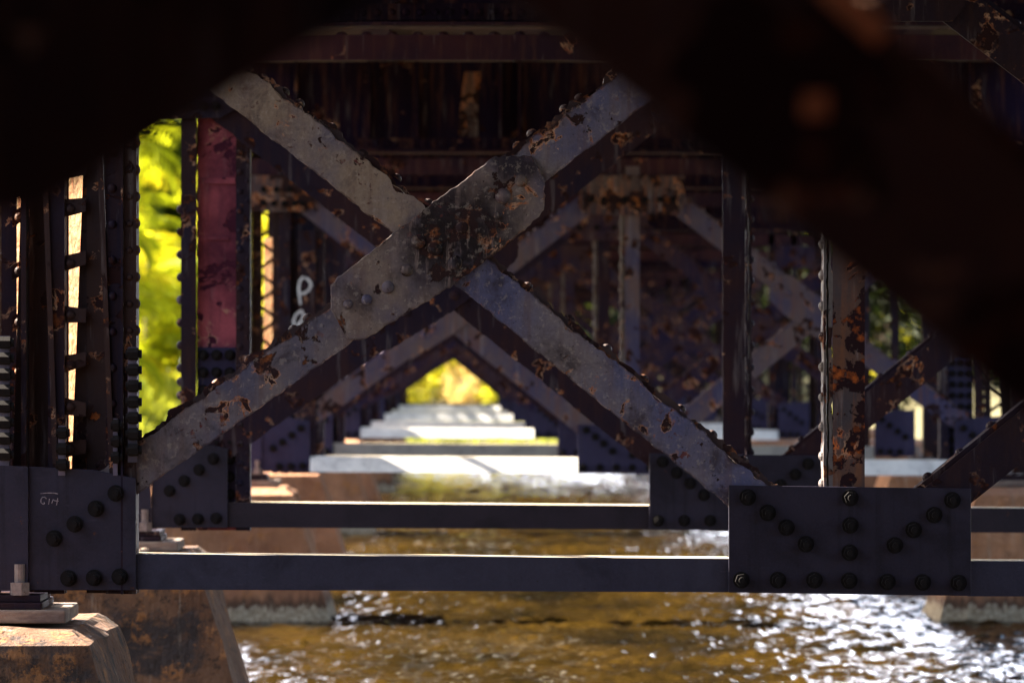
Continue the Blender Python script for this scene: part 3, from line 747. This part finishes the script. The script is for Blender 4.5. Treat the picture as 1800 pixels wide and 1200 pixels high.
# ------------------------------------------------------------------ plants
def leaves(C, s, aspect=.45, up=.0):
    """leaf quads at centres C (n,3), size s (n,)"""
    n = len(C); d = rng.normal(size=(n, 3)); d[:, 2] += up; d /= np.linalg.norm(d, axis=1)[:, None]
    q = rng.normal(size=(n, 3)); q -= (q*d).sum(1)[:, None]*d; q /= np.linalg.norm(q, axis=1)[:, None]
    s = np.broadcast_to(s, (n,))[:, None]
    A = C-d*s*.5; B = C+q*s*aspect*.5; D = C+d*s*.5; E = C-q*s*aspect*.5
    V = np.stack([A, B, D, E], 1).reshape(-1, 3); F = np.arange(4*n).reshape(n, 4)
    return V, F
def crown(cx, cy, z0, z1, rx, n, s, clumps=26, asp=.45):
    cz = (z0+z1)/2; rz = (z1-z0)/2; out = []
    cc = rng.normal(size=(clumps, 3)); cc /= np.linalg.norm(cc, axis=1)[:, None]; cc *= (rng.uniform(.25, 1, clumps)**.5)[:, None]*.8
    w_ = rng.integers(0, clumps, n); off = rng.normal(size=(n, 3))*.17
    p = cc[w_]+off; p *= np.array([rx, rx, rz]); p += np.array([cx, cy, cz])
    return leaves(p, rng.uniform(.7, 1.3, n)*s, asp)
def tree(x, y, h, rx, mat, label, cat='tree', name='broadleaf_tree', n=5000, s=.12, base=.25, group=None):
    z = bankz(x, y); root = empty(name, (x, y, z-.1), label, cat, group)
    V, F = crown(0, 0, h*base, h, rx, n*(2 if mat == 'mid' else 1), s*(1.6 if mat == 'mid' else 1), asp=(.2 if mat == 'mid' else .45)); o = npmesh('crown', V, F, mat, False); o.parent = root
    mb = MB(); mb.cyl((0, 0, -.2), (.05*h*.3, 0, h*.55), .03*h*.7, 8, .015*h*.6)
    for k in range(5):
        a = k*1.3; mb.cyl((0.01*h, 0, h*(.22+.05*k)), (math.cos(a)*rx*.6, math.sin(a)*rx*.6, h*(.5+.07*k)), .012*h*.7, 6, .004*h)
    mb.build('trunk', 'bark', root); return root
def palm(x, y, h, nf, fl, mat, label, mix='palmy'):
    z = bankz(x, y); root = empty('palm', (x, y, z-.1), label, 'palm', 'palms on the left bank')
    for part, m_, cnt in (('crown', mat, nf), ('yellow_fronds', mix, max(4, nf//3))):
        Vs = []; Fs = []; k0 = 0
        for f in range(cnt):
            a = rng.uniform(0, 6.28); el = rng.uniform(-.2, 1.35); hh = h*rng.uniform(.12, 1)
            L_ = fl*rng.uniform(.7, 1.15); p = np.array([0, 0, hh]); el0 = el
            dirh = np.array([math.cos(a), math.sin(a), 0]); side = np.array([-math.sin(a), math.cos(a), 0])
            N_ = 17
            for j in range(N_):
                t_ = j/N_; e = el0-t_*t_*1.9
                dv = dirh*math.cos(e)+np.array([0, 0, math.sin(e)]); p = p+dv*L_/N_
                ll = .62*fl*.5*math.sin(math.pi*min(1, t_*.9+.12))+.05
                for sgn in (-1, 1):
                    if rng.random() < .08: continue
                    t2 = side*sgn*.8+dv*.75+np.array([0, 0, -.25-.3*rng.random()]); t2 /= np.linalg.norm(t2)
                    up = np.cross(t2, side*sgn+dv*.01); up /= (np.linalg.norm(up)+1e-6); wv = dv*.045*fl*.5
                    q1 = p; q2 = p+t2*ll*.5+wv; q3 = p+t2*ll+np.array([0, 0, -.10*ll]); q4 = p+t2*ll*.5-wv
                    Vs += [q1, q2, q3, q4]; Fs.append((k0, k0+1, k0+2, k0+3)); k0 += 4
        o = npmesh(part, np.array(Vs), np.array(Fs), m_, False); o.parent = root
    mb = MB(); mb.cyl((0, 0, -.2), (.1, .05, h), .11, 9, .08); mb.build('trunk', 'bark', root); return root
palms = [(-5.3, 66, 3.6, 48, 1.9, 'tall yellow green palm in the gap left of the red painted column, nearest the water'),
 (-6.5, 72, 4.6, 50, 2.1, 'palm behind the nearest one in the left gap, crown reaching the top'),
 (-4.9, 76, 2.4, 44, 1.6, 'low bushy palm at the foot of the left gap'),
 (-7.6, 68, 5.0, 46, 2.2, 'tall palm further left on the bank, mostly hidden by the near column'),
 (-6.0, 84, 5.4, 46, 2.2, 'far palm on the left bank just visible beside the red painted column'),
 (-8.8, 62, 4.0, 40, 2.0, 'leftmost palm on the bank, behind the slotted column')]
for x, y, h, nf, fl, lb in palms: palm(x, y, h, nf, fl, 'palm', lb)
sh = [(-1.1, 112, 1.3, .75, 'shrub', 'small yellow green shrub at the left of the far lit opening'),
 (-.35, 113.5, 1.9, .8, 'shrub', 'taller lit shrub left of centre in the far opening'),
 (.25, 112.5, 1.7, .7, 'dry', 'dry cream coloured bush in the middle of the far opening'),
 (.75, 114, 1.8, .8, 'shrub', 'yellow lit shrub right of centre in the far opening'),
 (1.25, 112, 1.2, .65, 'shrub', 'low green shrub at the right of the far opening'),
 (-2.2, 114, 2.2, 1.2, 'shrub', 'broad shrub hidden mostly by struts left of the far opening'),
 (2.6, 114, 2.4, 1.2, 'dark', 'broad shrub behind the struts right of the far opening')]
for x, y, h, rx, m_, lb in sh: tree(x, y, h, rx, m_, lb, 'shrub', 'shrub', 2600, .11, .02, 'shrubs on the far bank')
tr = [(-3, 120, 9, 4, 'shrub', 'wide sunlit tree behind the far shrubs, left of centre'), (6.3, 117, 6, 4, 'dark', 'wide dark tree behind the far shrubs, right of centre'),
 (-10, 100, 9, 4, 'mid', 'dense tree behind the palms on the left bank'), (-11, 82, 9, 4, 'mid', 'dense tree further left behind the palms'),
 (10.6, 113, 4.6, 2.2, 'shrub', 'lit yellow green tree glimpsed beside the rusty post on the right'), (11.5, 96, 5.5, 3.0, 'dark', 'dark tree on the right bank behind the girders'),
 (12.5, 100, 5, 3.0, 'dark', 'dark tree on the right bank near the picture edge'), (9.5, 106, 5, 3, 'dark', 'tall dark tree far back on the right bank')]
for x, y, h, rx, m_, lb in tr: tree(x, y, h, rx, m_, lb, 'tree', 'broadleaf_tree', 9000, .22, .05, 'trees around the river')
# grass at the far water's edge
n = 9000; C = np.stack([rng.uniform(-9, 9, n), rng.uniform(107.5, 112, n), np.zeros(n)], 1); C[:, 2] = np.clip((C[:, 1]-109)*.22, -1, 1.6)+.12
C = C[C[:, 2] > .0]; V3, F3 = leaves(C, .32, .10, 3.0); o = npmesh('grass', V3, F3, 'grass', False); tag(o, 'bright green grass along the far water edge', 'grass', kind='stuff')
n = 14000; C = np.stack([rng.uniform(-10, -3.9, n), rng.uniform(56, 108, n), np.zeros(n)], 1); C[:, 2] = [bankz(a, b)+.2 for a, b in C[:, :2]]
C = C[C[:, 2] > .15]; V3, F3 = leaves(C, .55, .10, 2.0); o = npmesh('ground_cover', V3, F3, 'grass', False); tag(o, 'tall grass and ferns under the palms on the left bank', 'grass', kind='stuff')
# woods closing the view on every side
def belt(pts, n, s, h, mat, label):
    C = []
    for (xa, ya, xb, yb) in pts:
        t_ = rng.random(n); c = np.stack([xa+(xb-xa)*t_+rng.normal(0, 1.6, n), ya+(yb-ya)*t_+rng.normal(0, 1.6, n), rng.uniform(.2, 1, n)**.9*h*(1+.2*np.sin(t_*40))], 1); C.append(c)
    V, F = leaves(np.concatenate(C), s, .6); o = npmesh('woodland', V, F, mat, False); tag(o, label, 'woodland', kind='stuff')
belt([(-3, 127, 2, 127)], 3500, .6, 7, 'shrub', 'lit woodland closing the view beyond the far bank')
belt([(-45, 130, -2, 130)], 26000, .9, 10, 'mid', 'green woodland on the left beyond the far bank')
belt([(4, 128, 45, 128)], 14000, .9, 5.5, 'dark', 'dark woodland on the right beyond the far bank')
belt([(-16, 105, -14, 130)], 3000, .8, 9, 'mid', 'green woodland behind the palms on the left')
belt([(13, 112, 22, 135)], 6000, .8, 5, 'dark', 'dark woodland behind the right bank')
